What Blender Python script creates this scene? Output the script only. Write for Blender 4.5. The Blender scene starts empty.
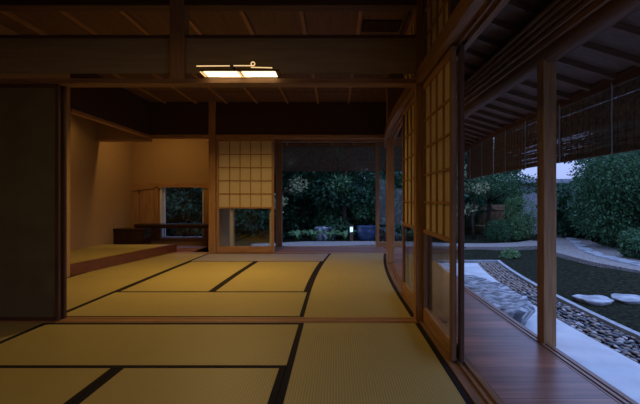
import bpy, math, random
import numpy as np
from mathutils import Vector
S = bpy.context.scene
COL = S.collection
PI = math.pi

# ---------------------------------------------------------------- camera, sky, exposure
cd = bpy.data.cameras.new('camera'); cam = bpy.data.objects.new('camera', cd); COL.objects.link(cam)
cam.location = (0, 0, 0.96); cam.rotation_euler = (PI/2, 0, 0)
cd.sensor_width = 36; cd.lens = 412/640*36; cd.shift_x = -16/640; cd.shift_y = -3/640
cd.clip_start = 0.02; cd.clip_end = 300
S.camera = cam
S.view_settings.view_transform = 'Standard'; S.view_settings.look = 'None'
S.view_settings.gamma = 1; S.view_settings.use_curve_mapping = False
S.view_settings.exposure = 0.0
w = bpy.data.worlds.new('dusk_sky'); S.world = w; w.use_nodes = True
nt = w.node_tree; bg = nt.nodes['Background']
tc = nt.nodes.new('ShaderNodeTexCoord'); sx = nt.nodes.new('ShaderNodeSeparateXYZ'); cr = nt.nodes.new('ShaderNodeValToRGB')
nt.links.new(tc.outputs['Generated'], sx.inputs[0]); nt.links.new(sx.outputs['Z'], cr.inputs[0])
cr.color_ramp.elements[0].color = (0.36, 0.44, 0.80, 1); cr.color_ramp.elements[0].position = 0.0
cr.color_ramp.elements[1].color = (0.84, 1.28, 2.75, 1); cr.color_ramp.elements[1].position = 0.6
nt.links.new(cr.outputs[0], bg.inputs[0]); bg.inputs[1].default_value = 1.05

def lamp(name, loc, energy, size, color=(1, 0.64, 0.24), spread=120, rot=(0, 0, 0), size_y=None):
    l = bpy.data.lights.new(name, 'AREA'); l.energy = energy; l.color = color; l.size = size
    if size_y: l.shape = 'RECTANGLE'; l.size_y = size_y
    l.spread = math.radians(spread)
    o = bpy.data.objects.new(name, l); COL.objects.link(o); o.location = loc; o.rotation_euler = rot
    return o
lamp('ceiling_light_far', (-1.35, 5.35, 2.585), 34, 0.40, spread=140)
lamp('ceiling_light_near', (-1.1, 1.0, 2.585), 8, 0.40, spread=165)
lamp('alcove_light_window', (-3.25, 7.52, 2.60), 9.0, 0.12, spread=175)
lamp('alcove_light_mat', (-3.80, 6.3, 2.45), 2.4, 0.30, spread=140)

# ---------------------------------------------------------------- helpers
def warp(x, y):
    t = max(0.0, y-4.0)
    return x + 0.022*t*t*min(1, max(0, (x+3.3)/3.9))

def setp(o, label=None, cat=None, group=None, kind=None):
    if label: o['label'] = label
    if cat: o['category'] = cat
    if group: o['group'] = group
    if kind: o['kind'] = kind
    return o

def thing(name, label, cat, loc=(0, 0, 0), group=None):
    o = bpy.data.objects.new(name, None); COL.objects.link(o); o.location = loc; o.empty_display_size = 0.1
    return setp(o, label, cat, group)

class MB:
    def __init__(s): s.v = []; s.f = []; s.sm = False
    def add(s, vs, fs):
        n = len(s.v); s.v += [tuple(p) for p in vs]; s.f += [tuple(i+n for i in f) for f in fs]; return s
    def box(s, x0, x1, y0, y1, z0, z1):
        v = [(x, y, z) for z in (z0, z1) for y in (y0, y1) for x in (x0, x1)]
        return s.add(v, [(0, 2, 3, 1), (4, 5, 7, 6), (0, 1, 5, 4), (2, 6, 7, 3), (0, 4, 6, 2), (1, 3, 7, 5)])
    def bbox(s, x0, x1, y0, y1, z0, z1, b=0.004):
        # box with chamfered edges along its longest direction
        d = (x1-x0, y1-y0, z1-z0); a = d.index(max(d))
        b = min(b, min(d)*0.3)
        lo = (x0, y0, z0); hi = (x1, y1, z1); p, q = [i for i in range(3) if i != a]
        prof = [(lo[p]+b, lo[q]), (hi[p]-b, lo[q]), (hi[p], lo[q]+b), (hi[p], hi[q]-b), (hi[p]-b, hi[q]), (lo[p]+b, hi[q]), (lo[p], hi[q]-b), (lo[p], lo[q]+b)]
        vs = []
        for t in (lo[a], hi[a]):
            for u, v in prof:
                c = [0, 0, 0]; c[a] = t; c[p] = u; c[q] = v; vs.append(c)
        fs = [tuple(range(8)), tuple(range(15, 7, -1))]
        for i in range(8): j = (i+1) % 8; fs.append((i, i+8, j+8, j))
        return s.add(vs, fs)
    def ybar(s, x0, x1, y0, y1, z0, z1, n=None):
        n = n or max(1, int((y1-y0)/0.3)); vs = []; fs = []
        for i in range(n+1):
            y = y0+(y1-y0)*i/n
            vs += [(x0, y, z0), (x1, y, z0), (x1, y, z1), (x0, y, z1)]
        for i in range(n):
            a = i*4
            for k in range(4): fs.append((a+k, a+(k+1) % 4, a+4+(k+1) % 4, a+4+k))
        fs += [(0, 3, 2, 1), (n*4, n*4+1, n*4+2, n*4+3)]
        return s.add(vs, fs)
    def tube(s, pts, r, seg=8, r2=None):
        pts = [Vector(p) for p in pts]; n = len(pts); vs = []; fs = []
        for i, p in enumerate(pts):
            d = (pts[min(i+1, n-1)]-pts[max(i-1, 0)]).normalized()
            u = d.orthogonal().normalized() if i == 0 else (u - d*u.dot(d)).normalized()
            v = d.cross(u); rr = r+(r2-r)*i/(n-1) if r2 is not None else r
            for k in range(seg):
                a = 2*PI*k/seg; vs.append(p+(u*math.cos(a)+v*math.sin(a))*rr)
        for i in range(n-1):
            for k in range(seg):
                a = i*seg+k; b = i*seg+(k+1) % seg; fs.append((a, b, b+seg, a+seg))
        fs += [tuple(range(seg))[::-1], tuple(range((n-1)*seg, n*seg))]
        return s.add(vs, fs)
    def prism(s, poly, z0, z1):
        n = len(poly)
        vs = [(x, y, z0) for x, y in poly]+[(x, y, z1) for x, y in poly]
        fs = [tuple(range(n))[::-1], tuple(range(n, 2*n))]
        for i in range(n): j = (i+1) % n; fs.append((i, j, n+j, n+i))
        return s.add(vs, fs)
    def build(s, name, mat, parent=None, w=False, smooth=False, **props):
        v = [(warp(x, y), y, z) for x, y, z in s.v] if w else s.v
        if parent is not None:
            base = Vector(parent.matrix_world.translation) if False else world_loc(parent)
        else:
            xs = [p[0] for p in v]; ys = [p[1] for p in v]; zs = [p[2] for p in v]
            base = Vector(((min(xs)+max(xs))/2, (min(ys)+max(ys))/2, min(zs)))
        me = bpy.data.meshes.new(name)
        me.from_pydata([(p[0]-base.x, p[1]-base.y, p[2]-base.z) for p in v], [], s.f)
        me.materials.append(mat)
        import bmesh
        bm = bmesh.new(); bm.from_mesh(me); bmesh.ops.recalc_face_normals(bm, faces=bm.faces); bm.to_mesh(me); bm.free()
        if smooth: me.polygons.foreach_set('use_smooth', [True]*len(me.polygons))
        o = bpy.data.objects.new(name, me); COL.objects.link(o)
        if parent is not None: o.parent = parent
        else: o.location = base
        return setp(o, **props)

def world_loc(o):
    v = Vector(o.location)
    while o.parent: o = o.parent; v += Vector(o.location)
    return v

def copy_tree(o, parent=None):
    c = o.copy(); COL.objects.link(c)
    if parent: c.parent = parent
    for ch in list(o.children): copy_tree(ch, c)
    return c

NT = [0]
def trim(mb, mat, w=False, smooth=False):
    NT[0] += 1
    return mb.build('trim_%d' % NT[0], mat, w=w, smooth=smooth, kind='structure')

# ---------------------------------------------------------------- materials
def newmat(name):
    m = bpy.data.materials.new(name); m.use_nodes = True
    return m, m.node_tree, m.node_tree.nodes['Principled BSDF']
def N(nt, t, **k):
    n = nt.nodes.new(t)
    for a, b in k.items(): setattr(n, a, b)
    return n
def noise_mat(name, c1, c2, scale=(1, 1, 1), nscale=8, rough=0.6, bump=0.0, spec=0.3, detail=5, coat=0, lo=0.35, hi=0.65, bscale=None):
    m, nt, p = newmat(name); L = nt.links.new
    t = N(nt, 'ShaderNodeTexCoord'); mp = N(nt, 'ShaderNodeMapping'); mp.inputs['Scale'].default_value = scale
    g = N(nt, 'ShaderNodeNewGeometry')
    L(g.outputs['Position'], mp.inputs[0])
    n = N(nt, 'ShaderNodeTexNoise'); n.inputs['Scale'].default_value = nscale; n.inputs['Detail'].default_value = detail
    L(mp.outputs[0], n.inputs[0])
    r = N(nt, 'ShaderNodeValToRGB'); r.color_ramp.elements[0].color = (*c1, 1); r.color_ramp.elements[1].color = (*c2, 1)
    r.color_ramp.elements[0].position = lo; r.color_ramp.elements[1].position = hi
    L(n.outputs['Fac'], r.inputs[0]); L(r.outputs[0], p.inputs['Base Color'])
    p.inputs['Roughness'].default_value = rough; p.inputs['Specular IOR Level'].default_value = spec
    if coat: p.inputs['Coat Weight'].default_value = coat; p.inputs['Coat Roughness'].default_value = 0.15
    if bump:
        b = N(nt, 'ShaderNodeBump'); b.inputs['Strength'].default_value = bump; b.inputs['Distance'].default_value = 0.01
        src = n
        if bscale:
            src = N(nt, 'ShaderNodeTexNoise'); src.inputs['Scale'].default_value = bscale; src.inputs['Detail'].default_value = 6; L(mp.outputs[0], src.inputs[0])
        L(src.outputs['Fac'], b.inputs['Height']); L(b.outputs[0], p.inputs['Normal'])
    return m
WX, WY, WZ = (1.5, 22, 22), (22, 1.5, 22), (22, 22, 1.5)
cw1, cw2 = (0.30, 0.155, 0.065), (0.44, 0.245, 0.11)
wood_x = noise_mat('cedar_along_x', cw1, cw2, WX, 2.2, 0.5, 0.05)
wood_y = noise_mat('cedar_along_y', cw1, cw2, WY, 2.2, 0.5, 0.05)
wood_z = noise_mat('cedar_upright', cw1, cw2, WZ, 2.2, 0.5, 0.05)
wood_side = noise_mat('darker_cedar_along_y', (0.20, 0.105, 0.05), (0.30, 0.165, 0.08), WY, 2.2, 0.55, 0.05)  # cedar in a darker, less saturated tone for side timbers and lintels
wood_side_x = noise_mat('darker_cedar_along_x', (0.20, 0.105, 0.05), (0.30, 0.165, 0.08), WX, 2.2, 0.55, 0.05)
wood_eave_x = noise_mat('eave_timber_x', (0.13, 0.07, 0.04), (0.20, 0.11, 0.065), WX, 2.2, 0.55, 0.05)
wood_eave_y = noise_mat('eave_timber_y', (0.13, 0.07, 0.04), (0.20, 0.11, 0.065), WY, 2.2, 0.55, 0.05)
wood_shade_z = noise_mat('shaded_cedar_upright', (0.20, 0.105, 0.05), (0.30, 0.165, 0.08), WZ, 2.2, 0.55, 0.05)  # shade on the unlit screen stiles put into a darker cedar colour
dw1, dw2 = (0.075, 0.035, 0.02), (0.12, 0.06, 0.033)
dark_x = noise_mat('dark_timber_x', dw1, dw2, WX, 2.2, 0.55, 0.05)
dark_y = noise_mat('dark_timber_y', dw1, dw2, WY, 2.2, 0.55, 0.05)
dark_z = noise_mat('dark_timber_z', dw1, dw2, WZ, 2.2, 0.55, 0.05)
board = noise_mat('ceiling_board', (0.12, 0.064, 0.034), (0.17, 0.092, 0.048), WY, 1.6, 0.6, 0.05)
panel = noise_mat('transom_board', (0.34, 0.25, 0.13), (0.42, 0.31, 0.16), (1.2, 20, 26), 1.6, 0.6, 0.05)
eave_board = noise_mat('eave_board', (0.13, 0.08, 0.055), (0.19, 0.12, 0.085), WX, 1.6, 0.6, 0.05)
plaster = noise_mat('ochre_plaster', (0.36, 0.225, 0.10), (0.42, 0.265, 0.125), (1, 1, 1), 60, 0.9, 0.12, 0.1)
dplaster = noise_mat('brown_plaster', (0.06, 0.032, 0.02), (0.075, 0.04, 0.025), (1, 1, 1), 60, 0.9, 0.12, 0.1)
lacquer = noise_mat('dark_lacquer', (0.025, 0.010, 0.007), (0.04, 0.016, 0.010), WX, 2, 0.25, 0, 0.5)
redwood = noise_mat('red_wood_rail', (0.11, 0.036, 0.018), (0.17, 0.058, 0.028), WY, 2, 0.35, 0.03, 0.5)
cloth = noise_mat('black_border_cloth', (0.010, 0.008, 0.008), (0.016, 0.012, 0.012), (1, 1, 1), 300, 0.85, 0.1, 0.2)
fusuma_paper = noise_mat('olive_door_paper', (0.14, 0.12, 0.07), (0.17, 0.148, 0.088), (1, 1, 1), 5, 0.8, 0.0, 0.2)
hedge_wall = noise_mat('grey_garden_plaster', (0.42, 0.39, 0.43), (0.50, 0.46, 0.50), (1, 1, 1), 3, 0.9, 0.1, 0.1)
tile = noise_mat('grey_roof_tile', (0.07, 0.075, 0.08), (0.11, 0.115, 0.12), (1, 1, 1), 9, 0.6, 0.1)
concrete = noise_mat('pale_concrete', (0.48, 0.48, 0.47), (0.60, 0.60, 0.58), (1, 1, 1), 3, 0.7, 0.15, 0.3, bscale=120)
kerbm = noise_mat('grey_kerb_stone', (0.26, 0.27, 0.27), (0.36, 0.37, 0.37), (1, 1, 1), 14, 0.7, 0.2)
rock = noise_mat('blue_grey_rock', (0.045, 0.05, 0.055), (0.42, 0.44, 0.45), (1.2, 2.6, 1), 6.0, 0.5, 1.0, 0.5, 12, lo=0.42, hi=0.62, bscale=26)
flat_rock = noise_mat('pale_flat_rock', (0.20, 0.20, 0.20), (0.42, 0.42, 0.42), (1, 1, 1), 6, 0.55, 0.6, 0.5, bscale=18)
moss = noise_mat('dark_moss', (0.003, 0.004, 0.002), (0.030, 0.030, 0.014), (1, 1, 1), 16, 0.95, 1.0, 0.05, 9, bscale=60)
gravel = noise_mat('pale_gravel', (0.12, 0.10, 0.085), (0.34, 0.29, 0.25), (1, 1, 1), 45, 0.9, 0.8, 0.1, 3)
bark = noise_mat('bark', (0.03, 0.022, 0.015), (0.07, 0.05, 0.035), (4, 4, 1), 8, 0.9, 0.6, 0.1)
bamboo = noise_mat('bamboo_fence', (0.20, 0.105, 0.05), (0.30, 0.16, 0.075), (30, 30, 1), 2, 0.6, 0.2)
reed = noise_mat('brown_reed', (0.15, 0.125, 0.105), (0.28, 0.235, 0.195), (1, 1, 1), 30, 0.7, 0.1)
cord = noise_mat('pale_cord', (0.42, 0.44, 0.46), (0.52, 0.54, 0.56), (1, 1, 1), 30, 0.8)
metal = noise_mat('pale_metal', (0.5, 0.45, 0.36), (0.55, 0.5, 0.4), (1, 1, 1), 30, 0.35)
vatm = noise_mat('glazed_blue_pot', (0.012, 0.026, 0.06), (0.03, 0.055, 0.11), (1, 1, 1), 6, 0.3, 0.1, 0.6)

# veranda boards: grain across, with plank joints
def plank_mat():
    m, nt, p = newmat('red_veranda_boards'); L = nt.links.new
    g = N(nt, 'ShaderNodeNewGeometry'); mp = N(nt, 'ShaderNodeMapping'); mp.inputs['Scale'].default_value = (1.2, 14, 14)
    L(g.outputs['Position'], mp.inputs[0])
    n = N(nt, 'ShaderNodeTexNoise'); n.inputs['Scale'].default_value = 1.6; n.inputs['Detail'].default_value = 6; L(mp.outputs[0], n.inputs[0])
    sp = N(nt, 'ShaderNodeSeparateXYZ'); L(g.outputs['Position'], sp.inputs[0])
    mu = N(nt, 'ShaderNodeMath', operation='MULTIPLY'); mu.inputs[1].default_value = 1/0.18; L(sp.outputs['Y'], mu.inputs[0])
    fl = N(nt, 'ShaderNodeMath', operation='FLOOR'); L(mu.outputs[0], fl.inputs[0])
    wn = N(nt, 'ShaderNodeTexWhiteNoise', noise_dimensions='1D'); L(fl.outputs[0], wn.inputs['W'])
    fr = N(nt, 'ShaderNodeMath', operation='FRACT'); L(mu.outputs[0], fr.inputs[0])
    jt = N(nt, 'ShaderNodeMath', operation='LESS_THAN'); jt.inputs[1].default_value = 0.03; L(fr.outputs[0], jt.inputs[0])
    r = N(nt, 'ShaderNodeValToRGB'); r.color_ramp.elements[0].color = (0.20, 0.080, 0.045, 1); r.color_ramp.elements[1].color = (0.40, 0.17, 0.10, 1)
    r.color_ramp.elements[0].position = 0.3; r.color_ramp.elements[1].position = 0.7; L(n.outputs['Fac'], r.inputs[0])
    hs = N(nt, 'ShaderNodeHueSaturation'); L(r.outputs[0], hs.inputs['Color'])
    ma = N(nt, 'ShaderNodeMapRange'); ma.inputs['To Min'].default_value = 0.75; ma.inputs['To Max'].default_value = 1.2; L(wn.outputs['Value'], ma.inputs[0]); L(ma.outputs[0], hs.inputs['Value'])
    mx = N(nt, 'ShaderNodeMixRGB'); mx.inputs[2].default_value = (0.03, 0.012, 0.008, 1); L(jt.outputs[0], mx.inputs[0]); L(hs.outputs[0], mx.inputs[1])
    L(mx.outputs[0], p.inputs['Base Color']); p.inputs['Roughness'].default_value = 0.34; p.inputs['Specular IOR Level'].default_value = 0.5
    return m
veranda_m = plank_mat()
sill_m = noise_mat('brown_track_wood', (0.22, 0.11, 0.065), (0.32, 0.17, 0.10), WY, 2, 0.4, 0.03, 0.5)

def tatami_mat(name, axis, c1=(0.50, 0.40, 0.13), c2=(0.62, 0.50, 0.17)):
    # fine straw ribs across the mat's width
    m, nt, p = newmat(name); L = nt.links.new
    g = N(nt, 'ShaderNodeNewGeometry'); mp = N(nt, 'ShaderNodeMapping')
    mp.inputs['Scale'].default_value = (1, 1, 1); L(g.outputs['Position'], mp.inputs[0])
    wv = N(nt, 'ShaderNodeTexWave', wave_type='BANDS', bands_direction=axis); wv.inputs['Scale'].default_value = 22; wv.inputs['Distortion'].default_value = 0.3
    wv.inputs['Detail'].default_value = 1; L(mp.outputs[0], wv.inputs[0])
    w2 = N(nt, 'ShaderNodeTexWave', wave_type='BANDS', bands_direction='Y' if axis == 'X' else 'X'); w2.inputs['Scale'].default_value = 45; L(mp.outputs[0], w2.inputs[0])
    n = N(nt, 'ShaderNodeTexNoise'); n.inputs['Scale'].default_value = 1.5; n.inputs['Detail'].default_value = 3; L(mp.outputs[0], n.inputs[0])
    r = N(nt, 'ShaderNodeValToRGB'); r.color_ramp.elements[0].color = (*c1, 1); r.color_ramp.elements[1].color = (*c2, 1)
    L(n.outputs['Fac'], r.inputs[0])
    mul = N(nt, 'ShaderNodeMixRGB', blend_type='MULTIPLY'); mul.inputs[0].default_value = 0.28; L(r.outputs[0], mul.inputs[1]); L(wv.outputs['Fac'], mul.inputs[2])
    mul2 = N(nt, 'ShaderNodeMixRGB', blend_type='MULTIPLY'); mul2.inputs[0].default_value = 0.25; L(mul.outputs[0], mul2.inputs[1]); L(w2.outputs['Fac'], mul2.inputs[2])
    L(mul2.outputs[0], p.inputs['Base Color']); p.inputs['Roughness'].default_value = 0.48; p.inputs['Specular IOR Level'].default_value = 0.35
    b = N(nt, 'ShaderNodeBump'); b.inputs['Strength'].default_value = 0.15; b.inputs['Distance'].default_value = 0.002; L(wv.outputs['Fac'], b.inputs['Height']); L(b.outputs[0], p.inputs['Normal'])
    return m
straw_x = tatami_mat('straw_ribs_x', 'X'); straw_y = tatami_mat('straw_ribs_long', 'X'); straw_sheen = tatami_mat('straw_ribs_sky_sheen', 'X', (0.40, 0.36, 0.36), (0.48, 0.44, 0.44))  # last one greyed: sky sheen on the mat put into the straw colour

def paper_mat():
    m, nt, p = newmat('shoji_paper'); L = nt.links.new
    n = N(nt, 'ShaderNodeTexNoise'); n.inputs['Scale'].default_value = 40
    r = N(nt, 'ShaderNodeValToRGB'); r.color_ramp.elements[0].color = (0.70, 0.58, 0.34, 1); r.color_ramp.elements[1].color = (0.78, 0.66, 0.42, 1); L(n.outputs[0], r.inputs[0])
    L(r.outputs[0], p.inputs['Base Color']); p.inputs['Roughness'].default_value = 0.9; p.inputs['Specular IOR Level'].default_value = 0.1
    t = N(nt, 'ShaderNodeBsdfTranslucent'); L(r.outputs[0], t.inputs[0])
    mx = N(nt, 'ShaderNodeMixShader'); mx.inputs[0].default_value = 0.22
    L(p.outputs[0], mx.inputs[1]); L(t.outputs[0], mx.inputs[2]); L(mx.outputs[0], nt.nodes['Material Output'].inputs[0])
    return m
paper = paper_mat()
def glass_mat():
    m, nt, p = newmat('window_glass'); L = nt.links.new
    tr = N(nt, 'ShaderNodeBsdfTransparent'); tr.inputs[0].default_value = (0.96, 0.975, 0.975, 1)
    gl = N(nt, 'ShaderNodeBsdfGlossy'); gl.inputs['Roughness'].default_value = 0.02
    lw = N(nt, 'ShaderNodeLayerWeight'); lw.inputs[0].default_value = 0.5
    pw = N(nt, 'ShaderNodeMath', operation='POWER'); pw.inputs[1].default_value = 5; L(lw.outputs['Facing'], pw.inputs[0])
    fr = N(nt, 'ShaderNodeMath', operation='MULTIPLY_ADD'); fr.inputs[1].default_value = 0.92; fr.inputs[2].default_value = 0.035; L(pw.outputs[0], fr.inputs[0])
    n = N(nt, 'ShaderNodeTexNoise'); n.inputs['Scale'].default_value = 1.0
    bp = N(nt, 'ShaderNodeBump'); bp.inputs['Strength'].default_value = 0.02; L(n.outputs[0], bp.inputs['Height']); L(bp.outputs[0], gl.inputs['Normal'])
    mx = N(nt, 'ShaderNodeMixShader'); L(fr.outputs[0], mx.inputs[0]); L(tr.outputs[0], mx.inputs[1]); L(gl.outputs[0], mx.inputs[2])
    L(mx.outputs[0], nt.nodes['Material Output'].inputs[0])
    return m
glass = glass_mat()
def emit_mat(name, c, s):
    m, nt, p = newmat(name)
    n = N(nt, 'ShaderNodeTexNoise'); n.inputs['Scale'].default_value = 3
    r = N(nt, 'ShaderNodeValToRGB'); r.color_ramp.elements[0].color = (*[a*0.93 for a in c], 1); r.color_ramp.elements[1].color = (*c, 1)
    nt.links.new(n.outputs[0], r.inputs[0]); nt.links.new(r.outputs[0], p.inputs['Emission Color']); p.inputs['Emission Strength'].default_value = s
    nt.links.new(r.outputs[0], p.inputs['Base Color'])
    return m
glow = emit_mat('lit_diffuser', (1, 0.78, 0.42), 2.6)
glow_dim = emit_mat('dim_warm_glow', (1, 0.65, 0.3), 1.0)
glow_cold = emit_mat('lit_lantern_pane', (0.6, 0.8, 1.0), 1.1)
def leaf_mat(name, c1, c2):
    m, nt, p = newmat(name); L = nt.links.new
    g = N(nt, 'ShaderNodeNewGeometry'); r = N(nt, 'ShaderNodeValToRGB')
    r.color_ramp.elements[0].color = (*c1, 1); r.color_ramp.elements[1].color = (*c2, 1)
    L(g.outputs['Random Per Island'], r.inputs[0]); L(r.outputs[0], p.inputs['Base Color'])
    p.inputs['Roughness'].default_value = 0.5; p.inputs['Specular IOR Level'].default_value = 0.3
    t = N(nt, 'ShaderNodeBsdfTranslucent'); L(r.outputs[0], t.inputs[0])
    mx = N(nt, 'ShaderNodeMixShader'); mx.inputs[0].default_value = 0.3
    L(p.outputs[0], mx.inputs[1]); L(t.outputs[0], mx.inputs[2]); L(mx.outputs[0], nt.nodes['Material Output'].inputs[0])
    return m
leaf_dark = leaf_mat('dark_leaf', (0.014, 0.042, 0.020), (0.050, 0.135, 0.060))
leaf_mid = leaf_mat('mid_leaf', (0.018, 0.055, 0.022), (0.065, 0.155, 0.055))
leaf_light = leaf_mat('light_leaf', (0.07, 0.15, 0.055), (0.20, 0.34, 0.13))
leaf_pale = leaf_mat('pale_autumn_leaf', (0.20, 0.22, 0.10), (0.42, 0.42, 0.22))

# ================================================================= ROOM SHELL
CZ = 2.68
YB, YF = -1.5, 7.30          # rear wall of the room behind the viewer, far wall
XL, XR = -3.30, 0.648
MB().box(-4.6, 0.80, YB-0.1, YF+1.35, -0.30, -0.05).build('floor', dark_x, kind='structure')
MB().box(-4.5, 0.62, YB, YF, CZ, CZ+0.04).build('ceiling', board, kind='structure')
MB().ybar(0.30, 0.76, YB, YF+0.05, CZ+0.001, CZ+0.045).build('ceiling_side', board, w=True, kind='structure')
b = MB()
for k in range(-3, 5):
    x = -1.397+0.54*k
    if -3.3 < x < 0.6: b.box(x-0.018, x+0.018, YB, YF, CZ-0.03, CZ)
trim(b, wood_y)
b = MB()      # board joints of the ceiling
for y in (0.2, 1.15, 2.1, 3.75, 4.7, 5.65, 6.6): b.box(-3.3, 0.6, y-0.006, y+0.006, CZ-0.006, CZ)
trim(b, dark_x)
MB().box(-3.4, 1.7, YB-0.1, YB, -0.05, CZ).build('wall_rear', plaster, kind='structure')
MB().box(XL-0.1, XL, YB, 5.10, -0.05, CZ).build('wall_left', plaster, kind='structure')
# side wall stretch beside the viewer, outside the frame
MB().box(0.66, 0.74, YB, 0.0, -0.05, CZ).build('wall_right', plaster, kind='structure')
# far wall: brown plaster above the lintel
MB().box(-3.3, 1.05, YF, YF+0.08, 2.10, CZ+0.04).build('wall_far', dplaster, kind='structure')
trim(MB().bbox(-2.13, 0.98, YF-0.02, YF+0.10, 2.035, 2.10), wood_x)
trim(MB().bbox(-3.3, -2.25, YF-0.01, YF+0.09, 2.035, 2.10), wood_x)
trim(MB().bbox(-2.25, -2.13, YF-0.03, YF+0.10, -0.05, CZ), wood_z)

# partition between the two rooms
trim(MB().box(XL, 0.63, 3.19, 3.335, -0.05, 0.004).box(XL, 0.63, 3.215, 3.245, 0.004, 0.008).box(XL, 0.63, 3.28, 3.31, 0.004, 0.008), wood_x)      # sill
trim(MB().bbox(XL, 0.63, 3.20, 3.33, 1.860, 1.898), wood_side_x)               # lintel
trim(MB().box(XL, 0.63, 3.255, 3.275, 1.955, 2.230), panel)
trim(MB().bbox(XL, 0.63, 3.22, 3.31, 2.230, 2.245), dark_x)
trim(MB().bbox(XL, 0.63, 3.21, 3.32, 2.47, 2.525), dark_x)
trim(MB().bbox(-1.295, -1.182, 3.205, 3.325, 1.898, CZ), wood_z)
# corner post between the rooms
trim(MB().bbox(0.628, 0.682, 3.235, 3.335, -0.05, CZ), wood_z)

# tokonoma post and its lintels
trim(MB().bbox(-3.39, -3.31, 5.06, 5.14, 0, CZ), wood_z)
MB().box(-4.33, -4.25, 5.10, 8.68, -0.05, CZ).build('wall_alcove_left', plaster, kind='structure')
MB().box(-4.33, -3.39, 5.06, 5.14, -0.05, CZ).build('wall_alcove_near', plaster, kind='structure')
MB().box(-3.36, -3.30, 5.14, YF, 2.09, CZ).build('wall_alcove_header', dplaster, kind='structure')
trim(MB().bbox(-3.375, -3.295, 5.14, YF, 2.045, 2.09), wood_y)
MB().box(-4.25, -3.30, YF+0.02, YF+0.08, 2.03, CZ).build('wall_alcove_divider', plaster, kind='structure')
trim(MB().bbox(-4.25, -3.295, YF, YF+0.10, 1.985, 2.03), wood_x)
MB().box(-4.33, -2.13, 5.10, 8.68, CZ+0.003, CZ+0.043).build('ceiling_alcove', board, kind='structure')
# back wall of the alcove with its low window (opening x -3.63..-2.76, z .15..1.17)
bw = MB()
bw.box(-4.25, -2.13, 8.60, 8.68, 1.27, CZ); bw.box(-4.25, -3.66, 8.60, 8.68, -0.05, 1.27)
bw.box(-2.74, -2.13, 8.60, 8.68, -0.05, 1.27); bw.box(-3.66, -2.74, 8.60, 8.68, -0.05, 0.13)
bw.build('wall_alcove_back', plaster, kind='structure')
MB().box(-2.20, -2.14, YF+0.1, 8.62, -0.05, CZ).build('wall_alcove_right', plaster, kind='structure')
# arched board over the window
poly = [(-4.25, 1.30), (-2.20, 1.30)]
n = 20
for i in range(n+1):
    t = i/n; x = -2.20+(-4.25+2.20)*t; poly.append((x, 1.205-0.085*(2*t-1)**2))
ab = MB(); ab.prism([(x, z) for x, z in poly], 0, 1)
ab.v = [(x, 8.55+0.05*zz, y) for x, y, zz in ab.v]
trim(ab, wood_x)
trim(MB().bbox(-4.25, -4.12, 8.565, 8.60, 0.0, 1.2).bbox(-4.08, -3.78, 8.57, 8.60, 0.13, 1.22).bbox(-3.77, -3.69, 8.55, 8.60, 0.13, 1.22), wood_z)
trim(MB().bbox(-2.76, -2.20, 8.57, 8.60, 0.0, 1.22), wood_z)
wf = MB().box(-3.665, -3.625, 8.58, 8.66, 0.13, 1.2).box(-2.79, -2.755, 8.61, 8.66, 0.13, 1.2).box(-3.63, -2.76, 8.61, 8.66, 0.13, 0.17).box(-3.63, -2.76, 8.61, 8.66, 1.22, 1.27).box(-3.60, -3.575, 8.61, 8.65, 0.17, 1.22)
wf_o = wf.build('window_1', noise_mat('pale_window_frame', (0.66, 0.66, 0.68), (0.74, 0.74, 0.76), (1, 1, 1), 9, 0.5), kind='structure')
MB().box(-3.62, -2.79, 8.63, 8.636, 0.17, 1.22).build('window_pane', glass, wf_o)
MB().box(-2.92, -2.20, 7.42, 8.60, -0.03, 0.0).box(-3.66, -2.9, 7.55, 8.60, -0.03, 0.0).build('floor_alcove', veranda_m, kind='structure')

# ================================================================= TATAMI
def tatami(x0, x1, y0, y1, label, lengthwise='Y', top=0.0, group=None, straw=None):
    t = thing('tatami_mat', label, 'tatami mat', (warp((x0+x1)/2, (y0+y1)/2), (y0+y1)/2, -0.05), group)
    g = 0.0015; bwid = 0.036
    x0 += g; x1 -= g; y0 += g; y1 -= g
    if lengthwise == 'Y':
        MB().ybar(x0+bwid, x1-bwid, y0, y1, -0.05, top, 12).build('woven_straw', straw_y, t, True)
        for a, c in ((x0, x0+bwid), (x1-bwid, x1)): MB().ybar(a, c, y0, y1, -0.05, top+0.0012, 12).build('cloth_border', cloth, t, True)
    else:
        MB().ybar(x0, x1, y0+bwid, y1-bwid, -0.05, top, 4).build('woven_straw', straw or straw_x, t, True)
        for a, c in ((y0, y0+bwid), (y1-bwid, y1)): MB().ybar(x0, x1, a, c, -0.05, top+0.0012, 1).build('cloth_border', cloth, t, True)
    return t
T = tatami
T(-0.285, XR, 1.28, 3.19, 'long straw mat in the near room, beside the right-hand sliding screens')
T(-2.225, -0.285, 2.34, 3.19, 'crosswise straw mat in the near room, running along the wooden sill', 'X')
T(-1.24, -0.285, 0.42, 2.34, 'straw mat at the bottom edge of the view, just left of the long right-hand mat')
T(-2.225, -1.24, 0.42, 2.34, 'straw mat in the bottom left foreground, left of the slanting black border')
T(-3.29, -2.225, 1.28, 3.19, 'shadowed straw mat in front of the closed olive sliding door')
T(-0.300, XR, 3.335, 5.28, 'lengthwise straw mat just past the sill, on the right side of the far room')
T(-0.300, XR, 5.28, 7.25, 'lengthwise straw mat at the far right, ending at the back garden opening')
T(-2.27, -0.300, 3.335, 4.28, 'crosswise straw mat in the far room, first one beyond the wooden sill', 'X')
T(-2.28, -1.29, 4.28, 6.33, 'warmly lit straw mat in the middle of the far room, left of a pair')
T(-1.29, -0.300, 4.28, 6.33, 'bright straw mat in the middle of the far room, right of a pair')
T(-2.28, -0.300, 6.33, 7.25, 'straw mat coloured pale grey for its sky sheen, crosswise at the foot of the far paper screen', 'X', straw=straw_sheen)
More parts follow.
